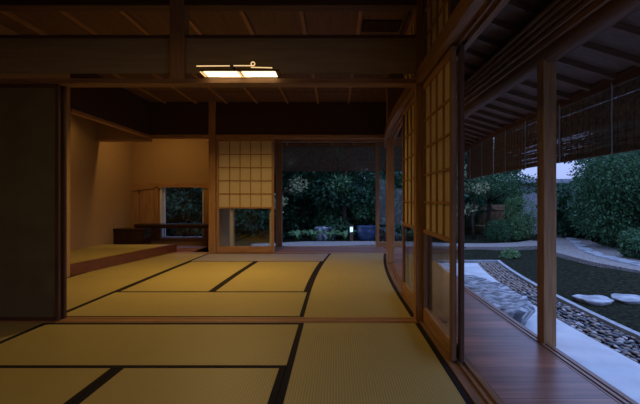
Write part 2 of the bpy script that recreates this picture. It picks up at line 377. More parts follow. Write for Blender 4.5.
T(-3.29, -2.28, 3.335, 5.06, 'dim straw mat just behind the olive sliding door, near part of the left strip')
T(-3.29, -2.28, 5.06, 7.25, 'long straw mat at the foot of the raised alcove platform')
# mats behind the viewer
T(-0.285, XR, -0.63, 1.28, 'straw mat beside the open veranda side, below the frame')
trim(MB().box(-3.29, 1.3, YF-0.05, YF+0.12, -0.05, 0.003), wood_x)

# raised alcove platform
tk = thing('alcove_platform', 'low raised platform topped with straw matting and a red-brown front rail', 'platform', (-3.75, 6.2, 0))
MB().prism([(-4.25, 5.14), (-3.385, 5.14), (-2.99, 7.50), (-3.10, 7.55), (-4.25, 7.55)], 0.0, 0.128).build('matting', straw_x, tk)
MB().prism([(-3.385, 5.14), (-3.305, 5.14), (-2.90, 7.50), (-2.985, 7.50)], 0.0, 0.138).build('front_rail', redwood, tk)
# writing shelf and low cupboard
ws = thing('writing_shelf', 'long black lacquered shelf board below the low alcove window', 'shelf', (-3.2, 8.35, 0.40))
MB().bbox(-4.0, -2.20, 8.16, 8.545, 0.415, 0.46).build('shelf_board', lacquer, ws)
MB().bbox(-4.0, -2.20, 8.19, 8.22, 0.375, 0.415).build('apron', lacquer, ws)
MB().bbox(-2.24, -2.21, 8.20, 8.53, 0.0, 0.415).build('support', lacquer, ws)
MB().bbox(-4.0, -3.96, 8.20, 8.53, 0.0, 0.415).build('support', lacquer, ws)
lc = thing('low_cupboard', 'dark low cupboard at the left end beside the lacquered shelf', 'cupboard', (-3.9, 8.2, 0.0))
MB().box(-4.24, -3.66, 7.86, 8.15, 0.0, 0.36).build('body', lacquer, lc)
MB().bbox(-4.245, -3.62, 7.84, 8.155, 0.36, 0.395).build('top_board', lacquer, lc)
for a in (-4.23, -3.945): MB().box(a, a+0.275, 7.852, 7.86, 0.03, 0.34).build('door', lacquer, lc)

# ================================================================= SLIDING DOORS
def fusuma(x0, x1, y, label):
    t = thing('sliding_door', label, 'sliding door', ((x0+x1)/2, y, 0.008))
    z0, z1 = 0.008, 1.858
    MB().box(x0+0.03, x1-0.03, y-0.008, y+0.008, z0+0.03, z1-0.03).build('paper_panel', fusuma_paper, t)
    for a in (x0, x1-0.03): MB().bbox(a, a+0.03, y-0.014, y+0.014, z0, z1).build('stile', dark_z, t)
    for a in (z0, z1-0.03): MB().bbox(x0+0.03, x1-0.03, y-0.014, y+0.014, a, a+0.03).build('rail', dark_x, t)
    hb = MB(); hb.tube([(x0+0.10, y-0.0075, 0.85), (x0+0.10, y-0.0115, 0.85)], 0.024, 20)
    hb.build('finger_pull', lacquer, t)
fusuma(-3.14, -2.166, 3.23, 'closed olive-grey paper sliding door with dark frame at the left edge')
fusuma(-3.14, -2.160, 3.295, 'second dark-framed sliding door stacked just behind the olive one')

def shoji_y(xc, y0, y1, label, cols=4, z0=0.008, z1=1.86, zp=0.725, th=0.032, group=None, rows=None, glassbelow=True, name='paper_screen'):
    """screen standing along the side wall (plane x = xc)"""
    t = thing(name, label, 'sliding screen' , (warp(xc, (y0+y1)/2), (y0+y1)/2, z0), group)
    h = th/2; st = 0.042
    B = lambda *a: MB().bbox(*a)
    for a in (y0, y1-st): B(xc-h, xc+h, a, a+st, z0, z1).build('stile', wood_shade_z, t, True)
    B(xc-h, xc+h, y0+st, y1-st, z1-0.05, z1).build('top_rail', wood_y, t, True)
    br = 0.11 if glassbelow else 0.03
    B(xc-h, xc+h, y0+st, y1-st, z0, z0+br).build('bottom_rail', wood_y, t, True)
    if glassbelow:
        B(xc-h, xc+h, y0+st, y1-st, zp-0.03, zp).build('middle_rail', wood_y, t, True)
        MB().box(xc-0.003, xc+0.002, y0+st, y1-st, z0+br, zp-0.03).build('glass_pane', glass, t, True)
    else: zp = z0+br
    MB().box(xc+0.004, xc+0.006, y0+st, y1-st, zp, z1-0.05).build('paper', paper, t, True)
    l = MB(); sp = 0.21; z = zp+sp
    while z < z1-0.09:
        l.box(xc-0.011, xc+0.004, y0+st, y1-st, z-0.006, z+0.006); z += sp
    W = (y1-y0-2*st)/cols
    for i in range(1, cols):
        y = y0+st+W*i; l.box(xc-0.009, xc+0.004, y-0.006, y+0.006, zp, z1-0.05)
    l.build('lattice', wood_z, t, True)
    return t
def glass_door_y(xc, y0, y1, label, z0=0.008, z1=1.86):
    t = thing('glass_door', label, 'sliding door', (warp(xc, (y0+y1)/2), (y0+y1)/2, z0))
    h = 0.014
    for a in (y0, y1-0.04): MB().bbox(xc-h, xc+h, a, a+0.04, z0, z1).build('stile', dark_z, t, True)
    for a, c in ((z0, z0+0.09), (z1-0.05, z1)): MB().bbox(xc-h, xc+h, y0+0.04, y1-0.04, a, c).build('rail', wood_y, t, True)
    MB().box(xc-0.002, xc+0.003, y0+0.04, y1-0.04, z0+0.09, z1-0.05).build('glass_pane', glass, t, True)
shoji_y(0.693, 2.42, 3.235, 'tall half-papered sliding screen nearest the viewer, glass below, beside the veranda', 4)
glass_door_y(0.735, 2.40, 3.24, 'dark-edged glass sliding door stacked behind the nearest paper screen')
shoji_y(0.693, 3.345, 4.22, 'half-papered sliding screen beyond the slim corner post, in the far room', 4)
glass_door_y(0.735, 3.345, 4.25, 'glass sliding door stacked behind the farther side screen')
# transom screens over the side lintel
shoji_y(0.70, 2.45, 3.235, 'small papered transom screen above the nearest sliding screen', 4, 1.97, 2.60, th=0.024, glassbelow=False, name='transom_screen')
shoji_y(0.70, 3.345, 4.25, 'small papered transom screen above the farther side screen', 4, 1.97, 2.60, th=0.024, glassbelow=False, name='transom_screen')
trim(MB().bbox(0.66, 0.755, 2.37, 2.43, 1.97, CZ), dark_z)

# side sill with grooves, side lintel, upper rail
b = MB().ybar(0.650, 0.79, YB, 7.3, -0.05, -0.004)
for a, c in ((0.650, 0.672), (0.714, 0.719), (0.752, 0.79)): b.ybar(a, c, YB, 7.3, -0.004, 0.006)
trim(b, wood_side, True)
b = MB().ybar(0.625, 0.79, YB, 7.3, 1.885, 1.96)
for a, c in ((0.625, 0.670), (0.712, 0.719), (0.754, 0.79)): b.ybar(a, c, YB, 7.3, 1.862, 1.885)
trim(b, wood_side, True)
trim(MB().ybar(0.66, 0.745, YB, 7.3, 2.60, CZ+0.04), dark_y, True)
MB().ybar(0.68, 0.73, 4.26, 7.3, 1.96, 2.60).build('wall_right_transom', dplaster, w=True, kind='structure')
# far corner post
trim(MB().bbox(0.775, 0.885, 6.24, 6.36, -0.05, CZ), wood_z)
# wall over the far side beyond the screens
# far paper screen in the back wall (plane y)
def shoji_x(x0, x1, yc, label, cols, z0=0.008, z1=2.035, zp=0.82):
    t = thing('paper_screen', label, 'sliding screen', ((x0+x1)/2, yc, z0))
    h = 0.017; st = 0.045; B = lambda *a: MB().bbox(*a)
    for a in (x0, x1-st): B(a, a+st, yc-h, yc+h, z0, z1).build('stile', wood_z, t)
    B(x0+st, x1-st, yc-h, yc+h, z1-0.05, z1).build('top_rail', wood_x, t)
    B(x0+st, x1-st, yc-h, yc+h, z0, z0+0.11).build('bottom_rail', wood_x, t)
    B(x0+st, x1-st, yc-h, yc+h, zp-0.03, zp).build('middle_rail', wood_x, t)
    MB().box(x0+st, x1-st, yc-0.003, yc+0.002, z0+0.11, zp-0.03).build('glass_pane', glass, t)
    MB().box(x0+st, x1-st, yc+0.004, yc+0.006, zp, z1-0.05).build('paper', paper, t)
    l = MB(); sp = (z1-0.05-zp)/5
    for i in range(1, 5): l.box(x0+st, x1-st, yc-0.011, yc+0.004, zp+sp*i-0.008, zp+sp*i+0.008)
    W = (x1-x0-2*st)/cols
    for i in range(1, cols): x = x0+st+W*i; l.box(x-0.008, x+0.008, yc-0.009, yc+0.004, zp, z1-0.05)
    l.build('lattice', wood_z, t)
    return t
shoji_x(-2.125, -1.10, YF+0.03, 'square-gridded paper screen lit yellow in the far wall, glass below', 5)
def glass_door_x(x0, x1, yc, label, m, z1=2.02, st=0.06):
    t = thing('glass_door', label, 'sliding door', ((x0+x1)/2, yc, 0.008))
    for a in (x0, x1-st): MB().bbox(a, a+st, yc-0.017, yc+0.017, 0.008, z1).build('stile', m, t)
    for a, c in ((0.008, 0.10), (z1-0.05, z1)): MB().bbox(x0+st, x1-st, yc-0.017, yc+0.017, a, c).build('rail', wood_x, t)
    MB().box(x0+st, x1-st, yc-0.002, yc+0.003, 0.10, z1-0.05).build('glass_pane', glass, t)
glass_door_x(-1.90, -1.13, YF+0.085, 'pale-edged glass sliding door standing behind the far gridded screen', noise_mat('pale_door_stile', (0.45, 0.40, 0.34), (0.52, 0.47, 0.40), WZ, 2, 0.5), 2.03)

# ================================================================= VERANDA
VX = 1.42
b = MB().ybar(0.79, 1.33, YB, 8.28, -0.06, 0.0)
b.build('floor_veranda', veranda_m, w=True, kind='structure')
MB().box(-2.6, 0.95, YF+0.12, 8.28, -0.06, 0.0).build('floor_veranda_back', veranda_m, kind='structure')
b = MB().ybar(1.33, VX, YB, 8.4, -0.10, -0.012)
for a, c in ((1.33, 1.342), (1.356, 1.376), (1.390, VX)): b.ybar(a, c, YB, 8.4, -0.012, 0.002)
trim(b, sill_m, True)
trim(MB().box(-2.6, 1.6, 8.28, 8.40, -0.10, 0.004), wood_x)
# foundation strip under the veranda edge
trim(MB().ybar(1.34, 1.38, YB, 8.3, -0.42, -0.10), dark_y, True)
# outer posts
trim(MB().bbox(1.375, 1.462, 2.73, 2.82, -0.02, 1.99), wood_z)
trim(MB().bbox(1.80, 1.90, 8.28, 8.38, -0.40, 1.99), wood_z)
trim(MB().bbox(-1.215, -1.09, 8.28, 8.38, -0.05, 2.20), wood_z)
# glass storm door at the far right end of the back veranda
glass_door_x(0.80, 1.72, 8.33, 'slim-framed glass door at the right end of the back veranda', wood_z, 2.10, 0.075)
trim(MB().box(-2.6, 1.9, 8.26, 8.40, 2.105, 2.20), wood_x)
# grooved head beam and round purlin
b = MB()
for i in range(4): b.ybar(1.315-0.016*i, 1.345, YB, 8.3, 1.985+0.036*i, 2.006+0.036*i)
b.ybar(1.34, 1.43, YB, 8.3, 1.945, 1.984)
b.ybar(1.335, 1.36, YB, 8.3, 1.985, 2.13)
trim(b, wood_side, True)
b = MB(); b.tube([(1.425, YB+i*0.35, 1.925) for i in range(29)], 0.062, 18)
trim(b, wood_eave_y, True, True)
# sloping roof over the veranda: inner deck and eave deck
def slope_deck(p, q, y0, y1, th, m, nm):
    (xa, za), (xb, zb) = p, q
    n = 30; vs = []; fs = []
    for i in range(n+1):
        y = y0+(y1-y0)*i/n
        vs += [(xa, y, za), (xb, y, zb), (xb, y, zb+th), (xa, y, za+th)]
    for i in range(n):
        a = i*4
        for k in range(4): fs.append((a+k, a+(k+1) % 4, a+4+(k+1) % 4, a+4+k))
    fs += [(0, 3, 2, 1), (n*4, n*4+1, n*4+2, n*4+3)]
    return MB().add(vs, fs).build(nm, m, w=True, kind='structure')
slope_deck((0.72, 2.46), (1.40, 2.20), YB, 8.3, 0.03, eave_board, 'roof_inner')
slope_deck((1.36, 2.10), (2.10, 1.875), YB, 9.3, 0.03, eave_board, 'roof_eave')
trim(MB().ybar(1.36, 1.40, YB, 8.3, 2.12, 2.24), dark_y, True)
b = MB(); b2 = MB()
y = YB+0.05
while y < 9.2:
    def raf(mb, xa, za, xb, zb):
        for (x0, zz0), (x1, zz1) in (((xa, za), (xb, zb)),):
            vs = [(x0, y-0.022, zz0-0.045), (x0, y+0.022, zz0-0.045), (x0, y+0.022, zz0), (x0, y-0.022, zz0), (x1, y-0.022, zz1-0.045), (x1, y+0.022, zz1-0.045), (x1, y+0.022, zz1), (x1, y-0.022, zz1)]
            mb.add(vs, [(0, 1, 2, 3), (7, 6, 5, 4), (0, 4, 5, 1), (3, 2, 6, 7), (0, 3, 7, 4), (1, 5, 6, 2)])
    raf(b, 1.30, 2.118, 2.06, 1.887)
    if y < 8.3: raf(b2, 0.74, 2.452, 1.38, 2.207)
    y += 0.30
trim(b, wood_eave_x, True); trim(b2, wood_eave_x, True)
trim(MB().ybar(2.06, 2.10, YB, 9.3, 1.80, 1.875), wood_eave_y, True)
# eave of the back veranda
trim(MB().box(-6, 2.4, 9.28, 9.34, 2.13, 2.20), wood_x)
MB().add([(-6, 7.38, 2.70), (2.5, 7.38, 2.70), (2.5, 9.34, 2.20), (-6, 9.34, 2.20), (-6, 7.38, 2.73), (2.5, 7.38, 2.73), (2.5, 9.34, 2.23), (-6, 9.34, 2.23)],
         [(0, 1, 2, 3), (4, 7, 6, 5), (0, 4, 5, 1), (1, 5, 6, 2), (2, 6, 7, 3), (3, 7, 4, 0)]).build('roof_back_eave', eave_board, kind='structure')
b = MB()
for i in range(16):
    x = -5.6+0.5*i; b.add([(x-.025, 7.4, 2.65), (x+.025, 7.4, 2.65), (x+.025, 9.3, 2.16), (x-.025, 9.3, 2.16), (x-.025, 7.4, 2.70), (x+.025, 7.4, 2.70), (x+.025, 9.3, 2.205), (x-.025, 9.3, 2.205)],
         [(0, 1, 2, 3), (4, 7, 6, 5), (0, 4, 5, 1), (1, 5, 6, 2), (2, 6, 7, 3), (3, 7, 4, 0)])
trim(b, wood_y)
# roof over everything so the sky does not enter from above
MB().box(-4.7, 0.78, YB-0.2, 8.7, 2.76, 2.82).build('roof_main', tile, kind='structure')
slope_deck((0.70, 2.80), (1.42, 2.30), YB, 8.7, 0.04, tile, 'roof_skirt')

# ================================================================= BLINDS
def blind(y0, y1, label, cords, seed, x=2.08, z0=1.315, z1=1.80):
    r = random.Random(seed)
    t = thing('reed_blind', label, 'blind', (warp(x, (y0+y1)/2), (y0+y1)/2, z0))
    b = MB(); z = z0
    n = max(4, int((y1-y0)/0.25))
    while z < z1:
        rr = r.uniform(0.0022, 0.0032); ww = r.uniform(-0.0012, 0.0012)
        b.ybar(x-rr+ww, x+rr+ww, y0, y1, z, z+2*rr, n)
        z += 2*rr+r.choice((-0.0003, 0.0, 0.0003, 0.0006, 0.0018))
    b.build('reed_sheet', reed, t, True)
    MB().ybar(x-0.012, x+0.012, y0-0.01, y1+0.01, z0-0.018, z0, n).build('bottom_batten', reed, t, True)
    MB().ybar(x-0.012, x+0.012, y0-0.01, y1+0.01, z1-0.005, z1+0.014, n).build('top_batten', reed, t, True)
    th = MB(); k = y0+0.06
    while k < y1-0.02:
        th.tube([(x-0.0045, k, z0), (x-0.0045, k, z1)], 0.0012, 4); k += 0.085
    th.build('weaving_thread', bark, t, True)
    for c in cords:
        MB().tube([(x-0.016, c, z0-0.025), (x-0.019, c+0.002, (z0+z1)/2), (x-0.016, c, z1+0.03)], 0.0065, 6).build('cord', cord, t, True)
blind(2.55, 4.13, 'brown reed blind under the eave, right of and behind the veranda post', (3.08, 3.80), 1)
blind(4.17, 5.55, 'brown reed blind under the eave, first one left of the veranda post', (4.5, 5.08), 2)
blind(5.59, 7.3, 'brown reed blind under the eave, farthest along above the small tree', (6.1, 6.9), 3)
blind(0.95, 2.51, 'brown reed blind under the eave at the right edge of the view', (1.3, 2.2), 4)
def blind_x(x0, x1, y, z0, z1, label, cords, seed):
    r = random.Random(seed); t = thing('reed_blind', label, 'blind', ((x0+x1)/2, y, z0))
    b = MB(); z = z0
    while z < z1:
        rr = r.uniform(0.0022, 0.0032); b.box(x0, x1, y-rr, y+rr, z, z+2*rr); z += 2*rr+r.choice((0.0004, 0.0008, 0.0015, 0.0028))
    b.build('reed_sheet', reed, t)
    MB().box(x0, x1, y-0.012, y+0.012, z0-0.018, z0).build('bottom_batten', reed, t)
    for c in cords: MB().tube([(c, y-0.016, z0-0.02), (c, y-0.018, z1)], 0.004, 6).build('cord', reed, t)
blind_x(-1.32, 0.02, 9.25, 1.60, 2.13, 'brown reed blind hanging outside the back opening, left half', (-0.9, -0.3), 5)
blind_x(0.04, 1.75, 9.25, 1.60, 2.13, 'brown reed blind hanging outside the back opening, right half', (0.3, 1.1), 6)
blind_x(-3.9, -1.35, 9.25, 1.60, 2.13, 'brown reed blind hanging outside behind the gridded paper screen', (-3.2, -2.4, -1.6), 7)

# ================================================================= LAMPS (bodies)
fx = thing('wall_lamp', 'bright twin-panel lamp with thin metal rods made to glow, on the board between the rooms', 'lamp', (-0.73, 3.19, 1.905))
def lampbody(x0, x1):
    MB().bbox(x0-0.03, x1+0.03, 3.065, 3.21, 1.914, 1.926).build('housing', dark_x, fx)
    MB().box(x0, x1, 3.078, 3.204, 1.9085, 1.914).build('diffuser', glow, fx)
    f = MB()
    for a in (x0-0.032, x0-0.012): f.box(a, a+0.008, 3.078, 3.204, 1.907, 1.914)
    f.build('end_strip', glow_dim, fx)
lampbody(-0.985, -0.740); lampbody(-0.700, -0.455)
for a in (-0.90, -0.60): MB().box(a, a+0.04, 3.18, 3.256, 1.926, 1.94).build('bracket', dark_x, fx)
MB().tube([(-1.05, 3.10, 1.960), (-0.80, 3.10, 1.962)], 0.0042, 8).build('glowing_rod', glow_dim, fx)  # shine of the metal rods put in as a glow of their own
hk = [(-0.77+0.13*i/5, 3.10, 1.963) for i in range(6)]
for i in range(12):
    a = -PI/2+i*2*PI/11*0.85; hk.append((-0.625+0.014*math.cos(a), 3.10, 1.977+0.014*math.sin(a)))
MB().tube(hk, 0.0042, 8).build('glowing_hook_rod', glow_dim, fx)
MB().tube([(-0.64, 3.10, 1.951), (-0.48, 3.10, 1.947)], 0.0042, 8).build('glowing_rod', glow_dim, fx)
MB().box(-0.785, -0.775, 3.095, 3.256, 1.955, 1.970).build('rod_bracket', dark_x, fx)
def ceiling_lamp(x, y, label, z=CZ):
    t = thing('ceiling_lamp', label, 'lamp', (x, y, z-0.09))
    b = MB()
    for a in ((x-0.25, x+0.25, y-0.25, y-0.22), (x-0.25, x+0.25, y+0.22, y+0.25), (x-0.25, x-0.22, y-0.22, y+0.22), (x+0.22, x+0.25, y-0.22, y+0.22)): b.box(*a, z-0.10, z)
    b.build('frame', dark_x, t)
    MB().box(x-0.22, x+0.22, y-0.22, y+0.22, z-0.075, z-0.07).build('diffuser', glow_dim, t)
ceiling_lamp(-1.35, 5.35, 'square ceiling lamp of the far room, hidden above the board between the rooms')
ceiling_lamp(-1.1, 1.0, 'square ceiling lamp of the near room, above the frame')
# ceiling vent
v = thing('ceiling_vent', 'dark slatted vent grille in the ceiling boards near the side wall', 'vent', (0.45, 4.08, CZ-0.01))
MB().box(0.26, 0.64, 3.95, 4.21, CZ-0.008, CZ-0.002).build('backing', cloth, v)
b = MB()
for i in range(11): b.box(0.27, 0.63, 3.96+i*0.024, 3.968+i*0.024, CZ-0.016, CZ-0.008)
b.build('slats', dark_x, v)

# ================================================================= GARDEN GROUND
GZ = -0.42
rnd = random.Random(7)
def ground():
    nx, ny = 90, 90; vs = []; fs = []
    for j in range(ny+1):
        for i in range(nx+1):
            x = -22+52*i/nx; y = -6+46*j/ny
            h = 0.05*math.sin(x*1.3+1)*math.cos(y*0.9)+0.03*math.sin(x*3.1+y*2.3)
            near = min(1, max(0, (math.hypot(max(0, x-3.2), max(0, y-9.3))-0.2)/2))
            if x < 3.3 and y < 9.4: near = 0
            vs.append((x, y, GZ-0.02+max(0, h+0.02)*near))
    for j in range(ny):
        for i in range(nx): a = j*(nx+1)+i; fs.append((a, a+1, a+nx+2, a+nx+1))
    MB().add(vs, fs).build('ground_moss', moss, smooth=True, kind='structure')
ground()
MB().ybar(1.20, 2.50, -3, 8.75, GZ-0.08, GZ+0.02, 40).box(-4.5, 1.3, 8.3, 8.95, GZ-0.08, GZ+0.02).build('ground_concrete_strip', concrete, w=True, kind='structure')
kb = MB().ybar(2.96, 3.03, -3, 8.95, GZ-0.1, GZ+0.045, 50)
kb.box(1.6, 3.03, 8.95, 9.02, GZ-0.1, GZ+0.045)
kb.build('kerb', kerbm, w=True, kind='structure')
MB().ybar(2.50, 2.96, -3, 8.95, GZ-0.08, GZ-0.02, 40).build('ground_pebble_bed', moss, w=True, kind='structure')
# gravel paths
def path(pts, wd, z, m, nm):
    vs = []; fs = []; k = 0
    P = [Vector(p) for p in pts]
    for i, p in enumerate(P):
        d = (P[min(i+1, len(P)-1)]-P[max(i-1, 0)]).normalized(); nrm = Vector((-d.y, d.x))
        ww = wd[i] if isinstance(wd, (list, tuple)) else wd
        for s in (-1, 1):
            q = p+nrm*ww*s*0.5; vs += [(q.x, q.y, z-0.12), (q.x, q.y, z)]
    for i in range(len(P)-1):
        a = i*4; fs += [(a+1, a+5, a+7, a+3), (a, a+4, a+5, a+1), (a+2, a+3, a+7, a+6)]
    fs += [(0, 1, 3, 2), ((len(P)-1)*4, (len(P)-1)*4+2, (len(P)-1)*4+3, (len(P)-1)*4+1)]
    return MB().add(vs, fs).build(nm, m, kind='structure')
path([(-2.2, 11.3), (-0.8, 11.9), (1.0, 12.2), (2.4, 11.9), (3.6, 11.6), (4.6, 11.6), (5.6, 11.9), (6.4, 12.4)], [1.2, 1.4, 1.0, 0.8, 0.9, 0.9, 0.9, 1.2], GZ+0.085, gravel, 'ground_gravel_path')
path([(8.4, 15.0), (7.2, 12.8), (6.6, 11.2), (6.35, 9.9), (6.4, 8.6), (6.6, 7.4), (7.0, 6.0)], [1.2, 1.3, 1.6, 2.0, 2.2, 2.1, 2.1], GZ+0.08, gravel, 'ground_gravel_court')
# line of pale paving slabs crossing the gravel
sl = thing  # alias
pts = [(7.6, 13.3), (7.15, 12.3), (6.75, 11.4), (6.4, 10.6), (6.15, 9.85), (6.0, 9.15), (5.95, 8.5), (5.95, 7.9)]
where = ['farthest', 'second farthest', 'third from the far end', 'fourth from the far end', 'fourth from the near end', 'third from the near end', 'second nearest', 'nearest']
for i in range(len(pts)):
    x, y = pts[i]; r = random.Random(i); L = 0.36
    dx, dy = ((pts[i+1][0]-x, pts[i+1][1]-y) if i+1 < len(pts) else (0, -1)); a = math.atan2(dy, dx)
    poly = []
    for k in range(10):
        t = 2*PI*k/10; px = 0.36*math.copysign(abs(math.cos(t))**0.6, math.cos(t)); py = 0.15*math.copysign(abs(math.sin(t))**0.6, math.sin(t))
        px *= r.uniform(.9, 1.05); py *= r.uniform(.9, 1.05)
        poly.append((x+px*math.cos(a)-py*math.sin(a), y+px*math.sin(a)+py*math.cos(a)))
    MB().prism(poly, GZ+0.075, GZ+0.11).build('paving_slab', flat_rock, label='pale blue-grey paving slab in the gravel court, %s of the line' % where[i], cat='paving slab', group='paving slabs across the gravel court')

# rocks
def rockmesh(cx, cy, z0, z1, outline, seed, rough=0.012, rings=5, seg=48):
    """flat-topped rock from a closed outline (list of radii) """
    r = random.Random(seed); vs = []; fs = []
    ph = [r.uniform(0, 6) for _ in range(6)]; lump = rough*1.5
    def rad(t): return outline(t)*(1+0.035*math.sin(5*t+ph[0])+0.025*math.sin(9*t+ph[1])+0.012*math.sin(17*t+ph[2]))
    prof = [(0.86, z0), (0.92, z0+(z1-z0)*0.35), (0.99, z0+(z1-z0)*0.72), (1.0, z0+(z1-z0)*0.88), (0.95, z1), (0.8, z1-lump*0.5), (0.6, z1), (0.4, z1-lump*.4), (0.2, z1)]
    for pi_, (s, z) in enumerate(prof):
        for k in range(seg):
            t = 2*PI*k/seg; ra = rad(t)*s
            x = math.cos(t)*ra; y = math.sin(t)*ra
            x += (lump*math.sin(7*t+z*40) if 0 < pi_ < 4 else 0); zz = z+(rough*math.sin(x*9+ph[3])*math.cos(y*7+ph[4])+rough*0.6*math.sin(x*23+y*17)+rough*0.3*math.sin(x*41-y*37) if pi_ > 2 else 0)
            vs.append((cx+x, cy+y, zz))
    n = len(prof)
    for i in range(n-1):
        for k in range(seg): a = i*seg+k; b_ = i*seg+(k+1) % seg; fs.append((a, b_, b_+seg, a+seg))
    vs.append((cx, cy, z1)); c = len(vs)-1
    for k in range(seg): fs.append(((n-1)*seg+k, (n-1)*seg+(k+1) % seg, c))
    fs.append(tuple(range(seg))[::-1])
    return MB().add(vs, fs)
def ell(a, b, p=2.4): return lambda t: 1/((abs(math.cos(t))/a)**p+(abs(math.sin(t))/b)**p)**(1/p)
rockmesh(1.76, 5.15, GZ+0.0, -0.17, ell(0.46, 0.98), 3, 0.016, seg=96).build('stepping_boulder', rock, smooth=True, label='large flat-topped blue-grey boulder as a step beside the veranda edge', cat='boulder')
rockmesh(3.50, 5.60, GZ-0.03, GZ+0.035, lambda t: ell(0.22, 0.21, 3)(t)*(1+0.10*math.sin(3*t+1)), 5, 0.006).build('stepping_stone', flat_rock, smooth=True, label='pale flat stepping stone in the moss, left of two beyond the kerb', cat='stepping stone')
rockmesh(4.03, 5.64, GZ-0.03, GZ+0.035, lambda t: ell(0.24, 0.21, 3)(t)*(1+0.10*math.sin(3*t+3)), 6, 0.006).build('stepping_stone', flat_rock, smooth=True, label='pale flat stepping stone in the moss, right of two at the frame edge', cat='stepping stone')

# pebbles
def pebble_mesh(seed):
    r = random.Random(seed); vs = []; fs = []; seg, rg = 8, 5
    ph = [r.uniform(0, 6) for _ in range(3)]
    for i in range(1, rg):
        t = PI*i/rg
        for k in range(seg):
            p = 2*PI*k/seg; q = 1+0.14*math.sin(2*p+ph[0])+0.08*math.sin(3*p+ph[1]+t)
            vs.append((math.sin(t)*math.cos(p)*q, 0.72*math.sin(t)*math.sin(p)*q, 0.42*math.cos(t)*(1+0.1*math.sin(p+ph[2]))))
    for i in range(rg-2):
        for k in range(seg): a = i*seg+k; b_ = i*seg+(k+1) % seg; fs.append((a, a+seg, b_+seg, b_))
    vs += [(0, 0, 0.42), (0, 0, -0.42)]; m = len(vs)
    for k in range(seg): fs.append((k, (k+1) % seg, m-2)); fs.append(((rg-2)*seg+(k+1) % seg, (rg-2)*seg+k, m-1))
    return vs, fs
pm = []
shades = [((0.14, 0.10, 0.075), (0.25, 0.18, 0.13)), ((0.06, 0.055, 0.055), (0.12, 0.105, 0.105)), ((0.28, 0.25, 0.23), (0.44, 0.40, 0.37)), ((0.02, 0.018, 0.018), (0.05, 0.045, 0.045))]
tone = ['tan', 'grey', 'pale', 'dark']
pmats = [noise_mat(tone[i]+'_pebble', *shades[i], (1, 1, 1), 40, 0.45, 0.2, 0.5) for i in range(4)]
geo = [pebble_mesh(i) for i in range(4)]
for i in range(4):
    me = bpy.data.meshes.new('pebble'); me.from_pydata(geo[i][0], [], geo[i][1]); me.materials.append(pmats[i])
    me.polygons.foreach_set('use_smooth', [True]*len(me.polygons)); pm.append(me)
spots = []
y = 1.0
while y < 8.9:
    x = 2.535
    while x < 2.94:
        spots.append((x+rnd.uniform(-.012, .012), y+rnd.uniform(-.012, .012))); x += 0.066
    y += 0.058
vis = [s for s in spots if s[0]*412/s[1]+336 < 645]
vis.sort(key=lambda s: s[1])
near = set(vis[:300]); stuff = MB(); root = {}
for (x, y) in spots:
    k = rnd.choice((0, 0, 1, 2, 3, 3, 1)); sc = rnd.uniform(0.026, 0.043); rz = rnd.uniform(0, PI); rx = rnd.uniform(-.3, .3)
    z = GZ-0.02+sc*0.42+rnd.uniform(0, 0.012)
    if (x, y) in near:
        if k not in root:
            o = bpy.data.objects.new('pebble', pm[k]); root[k] = o
            setp(o, '%s rounded pebble lying in the strip between the concrete and the kerb' % tone[k], 'pebble', '%s pebbles of the strip' % tone[k])
        else: o = root[k].copy()
        COL.objects.link(o); o.location = (warp(x, y), y, z); o.rotation_euler = (rx, 0, rz); o.scale = (sc, sc, sc)
    else:
        c, s_ = math.cos(rz), math.sin(rz)
        stuff.add([(x+(a*c-b_*s_)*sc, y+(a*s_+b_*c)*sc, z+d*sc) for a, b_, d in geo[k % 4][0]], geo[k % 4][1])
stuff.build('pebble_bed', pmats[0], w=True, smooth=True, label='distant rounded pebbles filling the rest of the strip inside the kerb', cat='pebbles', kind='stuff')

# ================================================================= PLANTS
def leaves(cl, n, size, seed, droop=0.3, aspect=2.0):
    """leaf quads spread over a set of clumps (x,y,z,rx,ry,rz)"""
    g = np.random.default_rng(seed)
    cl = np.array(cl); wgt = cl[:, 3]*cl[:, 4]+cl[:, 4]*cl[:, 5]; idx = g.choice(len(cl), n, p=wgt/wgt.sum())
    d = g.normal(size=(n, 3)); d /= np.linalg.norm(d, axis=1)[:, None]
    rad = g.uniform(0.55, 1.0, n)**0.5*(1+0.12*g.normal(size=n))
    c = cl[idx, :3]+d*cl[idx, 3:6]*rad[:, None]
    a = g.normal(size=(n, 3))*0.7+d*0.8; a[:, 2] -= droop; a /= np.linalg.norm(a, axis=1)[:, None]
    b = np.cross(a, d+g.normal(size=(n, 3))*0.5); b /= (np.linalg.norm(b, axis=1)[:, None]+1e-9)
    s = size*g.uniform(0.6, 1.3, n)[:, None]
    nn = np.cross(a, b)
    p0 = c; p1 = c+a*s*0.5+b*s*0.5/aspect+nn*s*0.08; p2 = c+a*s; p3 = c+a*s*0.5-b*s*0.5/aspect+nn*s*0.08
    V = np.stack([p0, p1, p2, p3], 1).reshape(-1, 3)
    return V
def leafobj(name, V, mat, parent):
    base = world_loc(parent); V = V-np.array(base)
    n = len(V)//4; me = bpy.data.meshes.new(name)
    me.vertices.add(len(V)); me.vertices.foreach_set('co', V.astype(np.float32).ravel())
    me.loops.add(n*4); me.loops.foreach_set('vertex_index', np.arange(n*4, dtype=np.int32))
    me.polygons.add(n); me.polygons.foreach_set('loop_start', np.arange(0, n*4, 4, dtype=np.int32)); 
    me.update(calc_edges=True); me.validate()
    me.materials.append(mat); o = bpy.data.objects.new(name, me); COL.objects.link(o); o.parent = parent
    return o
